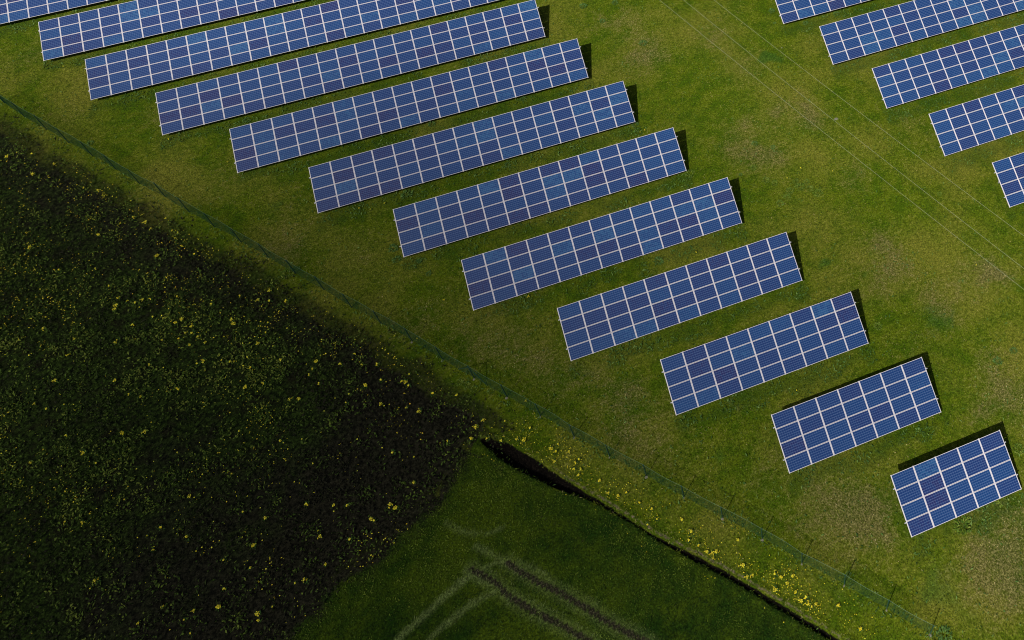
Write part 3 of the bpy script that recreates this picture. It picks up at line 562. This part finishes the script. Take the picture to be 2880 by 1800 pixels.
# ================================================================== single weeds and flowers
def weed_mesh(name, mat, n, r, h):
    a = RNG.random(n)*2*np.pi; rr = r*np.sqrt(RNG.random(n))*.7; x, y = rr*np.cos(a), rr*np.sin(a)
    return leaves(x, y, .02+h*RNG.random(n)*(1-rr/r), .16+.16*RNG.random(n), .05+.05*RNG.random(n), .1+.55*RNG.random(n), mat, name, np.clip(RNG.normal(.55, .28, n), 0, 1), az=a+RNG.normal(0, .5, n))
WM = [weed_mesh('leafy_weed', M_BRIGHT, 90, .55, .25) for _ in range(3)]; WD = [weed_mesh('leafy_weed', M_WEED, 90, .55, .3) for _ in range(3)]
def nearest(x, y): return
W_TXT = {0: ('big bright green leafy weed by the low edge of the shortest solar table', 1), 1: ('small green weed just below the right end of the shortest solar table', 1), 2: ('small green weed in the grass right of the shortest solar table', 1),
 3: ('small weed at the lowest corner of the shortest solar table', 1), 4: ('lone bright weed right of the nine column solar table', 1), 38: ('pale green weed clump at the foot of the fence on the left', 1), 40: ('dark green bush against the fence at the lower right', 0),
 41: ('small black green tuft on the solar table side of the fence', 0), 18: ('small yellow green weed between the overhead wires near the right edge', 1), 20: ('leafy weed at the right end of the fourteen column solar table', 1)}
for i, (x, y, s) in enumerate(F['weeds']):
    if i in W_TXT: lab, br = W_TXT[i]; grp = None
    elif 7 <= i <= 17: lab, br, grp = 'bright leafy weed in the weedy patch of the clearing right of the thirteen column table', 1, 'weeds of the clearing patch'
    elif 34 <= i <= 37: lab, br, grp = 'light green leafy weed crowding the verge below the fence near its strut braced post', 1, 'weeds on the verge by the braced post'
    else: lab, br, grp = 'small dark green leafy weed in the grass among the solar tables', 0, 'scattered weeds among the tables'
    o = link('leafy_weed', (WM if br else WD)[i % 3], None, (x, y, 0), (0, 0, RNG.random()*6.28)); o.scale = (s*1.15, s*1.15, s)
    tag(o, lab, 'weed', grp)
M_YEL = NT('yellow_petals'); M_YEL = M_YEL.set(Base_Color=M_YEL.ramp(M_YEL.attr('tint'), [(0, (.72, .50, .01)), (.5, (.88, .76, .012)), (1, (.95, .92, .05))]), Roughness=.6)
def blooms(x, y, z, r, name):
    """small tilted five sided flower heads, slightly cupped"""
    n = len(x); k = 5; a = np.arange(k)*2*np.pi/k; tl = RNG.normal(0, .35, (n, 2)); V = np.zeros((n, k+1, 3)); r = np.broadcast_to(r, n)
    V[:, 0] = np.c_[x, y, z]
    ph = RNG.random(n)*6.28; asp = .6+.4*RNG.random(n)
    for i in range(k):
        ox = r*np.cos(a[i]+ph); oy = r*np.sin(a[i]+ph)*asp; V[:, i+1] = np.c_[x+ox, y+oy, z+.3*r+ox*tl[:, 0]+oy*tl[:, 1]]
    Fq = np.concatenate([np.arange(n)[:, None]*(k+1)+np.array([[0, 1+i, 1+(i+1) % k]]) for i in range(k)])
    return np_mesh(name, V.reshape(-1, 3), Fq, M_YEL, dict(tint=np.repeat(RNG.random(n), k+1)))
def flower_meshes(n, r, h, rr):
    a = RNG.random(n)*6.28; q = r*np.sqrt(RNG.random(n)); return blooms(q*np.cos(a), q*np.sin(a), h*(.7+.5*RNG.random(n)), rr*(.6+.8*RNG.random(n)), 'blossom')
BL = [flower_meshes(n_, r_, .24, q_) for n_, r_, q_ in ((12, .06, .030), (20, .09, .030), (7, .05, .034), (16, .13, .026), (9, .035, .04), (24, .12, .03))]
def stalk(): 
    a = RNG.random(14)*6.28; return leaves(.05*np.cos(a), .05*np.sin(a), .0+.12*RNG.random(14), .13+.08*RNG.random(14), .04, .3+.5*RNG.random(14), M_WEED, 'foliage', RNG.random(14)*.6, az=a)
ST = [stalk() for _ in range(3)]
def flower(x, y, s, lab, grp, z=0):
    o = empty('flowering_plant', (x, y, z), RNG.random()*6.28); o.scale = (s, s, max(.8, s*.8)); tag(o, lab, 'flower', grp)
    link('blossom', BL[RNG.integers(6)], o); link('foliage', ST[RNG.integers(3)], o)
nf = 0
for x, y in F['meadow_flowers']:
    flower(x+RNG.normal(0, .05), y+RNG.normal(0, .05), RNG.uniform(.75, 1.5), 'clump of yellow blossom in the dark field at the lower left', 'yellow flowers of the dark field'); nf += 1
for i, (x, y) in enumerate(F['verge_flowers']):
    on_verge = i < 49
    flower(x, y, RNG.uniform(.9, 1.4) if on_verge else RNG.uniform(.6, .9), 'clump of yellow blossom on the grass verge between ditch and fence' if on_verge else 'small clump of yellow blossom in the grass on the solar table side of the verge', 'yellow flowers of the verge' if on_verge else 'yellow flowers among the tables'); nf += 1
# faint small blossoms too many to count
def keep_fl(x, y): m = ground_fields(x, y)[0]; return m & (RNG.random(len(x)) < (sstep(.42, .72, fbm((x*.66-y*.75)*.45, x*.75+y*.66, .3, 81))*.9+.05)*sstep(.38, .68, fbm(x, y, 1.3, 82))*(.35+.65*(1-sstep(9, 20, np.abs((x+30)*.55+(y-50)*.83))))) 
x, y = scatter(-75, 5, 5, 100, 17, keep_fl)
r = .018+.036*RNG.random(len(x))**2
tag(link('small_blossoms', blooms(x, y, .2+.08*RNG.random(len(x)), r, 'small_blossoms')), 'tiny yellow blossoms sprinkled over the dark field', 'flowers', kind='stuff')
fv = np.array(F['verge_flowers'][:49]); k = RNG.integers(0, 49, 1100); x = fv[k, 0]+RNG.normal(0, .5, 1100); y = fv[k, 1]+RNG.normal(0, .7, 1100)
kk = np.array([d_line(np.array([a]), np.array([b]), DMID, DW)[0][0] > .5 for a, b in zip(x, y)]); x, y = x[kk], y[kk]
tag(link('verge_blossoms', blooms(x, y, .12+.08*RNG.random(len(x)), .014+.024*RNG.random(len(x)), 'verge_blossoms')), 'tiny yellow blossoms sprinkled over the verge beside the ditch', 'flowers', kind='stuff')
# pale stones in the clearing
def stone(x, y, r, lab):
    b = MB(); k = 8; rings = [(0, r), (.45*r, .85*r), (.65*r, .4*r)]
    n0 = []
    for h, q in rings:
        for i in range(k): a = 2*math.pi*i/k; e = q*random.uniform(.85, 1.15); b.v.append((e*math.cos(a), e*.8*math.sin(a), h))
    for t in range(2):
        for i in range(k): b.f.append((t*k+i, t*k+(i+1) % k, t*k+k+(i+1) % k, t*k+k+i))
    b.f.append(tuple(2*k+i for i in range(k)))
    tag(link('stone', b.mesh('stone', M_CONC), None, (x, y, -.02)), lab, 'stone')
stone(23.3, 51.2, .2, 'flat pale stone in the grass under the middle overhead wire'); stone(21.7, 61.3, .09, 'small pale stone in the grass above the right bank side of the wires')

# ================================================================== unseen cloud added outside the frame to darken the lower left
def shade_cloud():
    ctr = Vector((-46, 31, 0))+SUN_V*(260/SUN_V.z); Rr = 64; th = 22; nr, na = 26, 64; V = []; Fc = []
    for i in range(nr+1):
        for j in range(na):
            r = i/nr; a = 2*math.pi*j/na; wob = 1+.10*math.sin(3*a+1)+.06*math.sin(7*a+2)
            V.append((Rr*r*wob*math.cos(a), Rr*r*wob*math.sin(a)))
    V = np.array(V); r = np.repeat(np.arange(nr+1)/nr, na); t = th*np.clip(1-r, 0, 1)**1.15*(.65+.7*fbm(V[:, 0]+300, V[:, 1]+300, .05, 91))
    top = np.c_[V, t]; bot = np.c_[V, -t*.45-.01]; Z = np.concatenate([top, bot]); o = len(V)
    for i in range(nr):
        for j in range(na):
            a, b = i*na+j, i*na+(j+1) % na; Fc.append((a, a+na, b+na, b)); Fc.append((o+a, o+b, o+b+na, o+a+na))
    for j in range(na): a, b = nr*na+j, nr*na+(j+1) % na; Fc.append((a, o+a, o+b, b))
    m = bpy.data.meshes.new('shade_cloud'); m.from_pydata([tuple(q) for q in Z], [], Fc); m.polygons.foreach_set('use_smooth', [True]*len(m.polygons))
    g = NT('shade_volume'); g.n.remove(g.b); pv = g.n.new('ShaderNodeVolumePrincipled'); pv.inputs['Density'].default_value = SHADE_D; pv.inputs['Color'].default_value = (.9, .9, .92, 1); pv.inputs['Anisotropy'].default_value = .4
    g.l.new(pv.outputs[0], g.out.inputs['Volume']); m.materials.append(g.m)
    tag(link('shade_cloud', m, None, ctr), 'unseen cloudlike volume added to shade the dark field, outside the frame', kind='stuff')
SHADE_D = .055
shade_cloud()
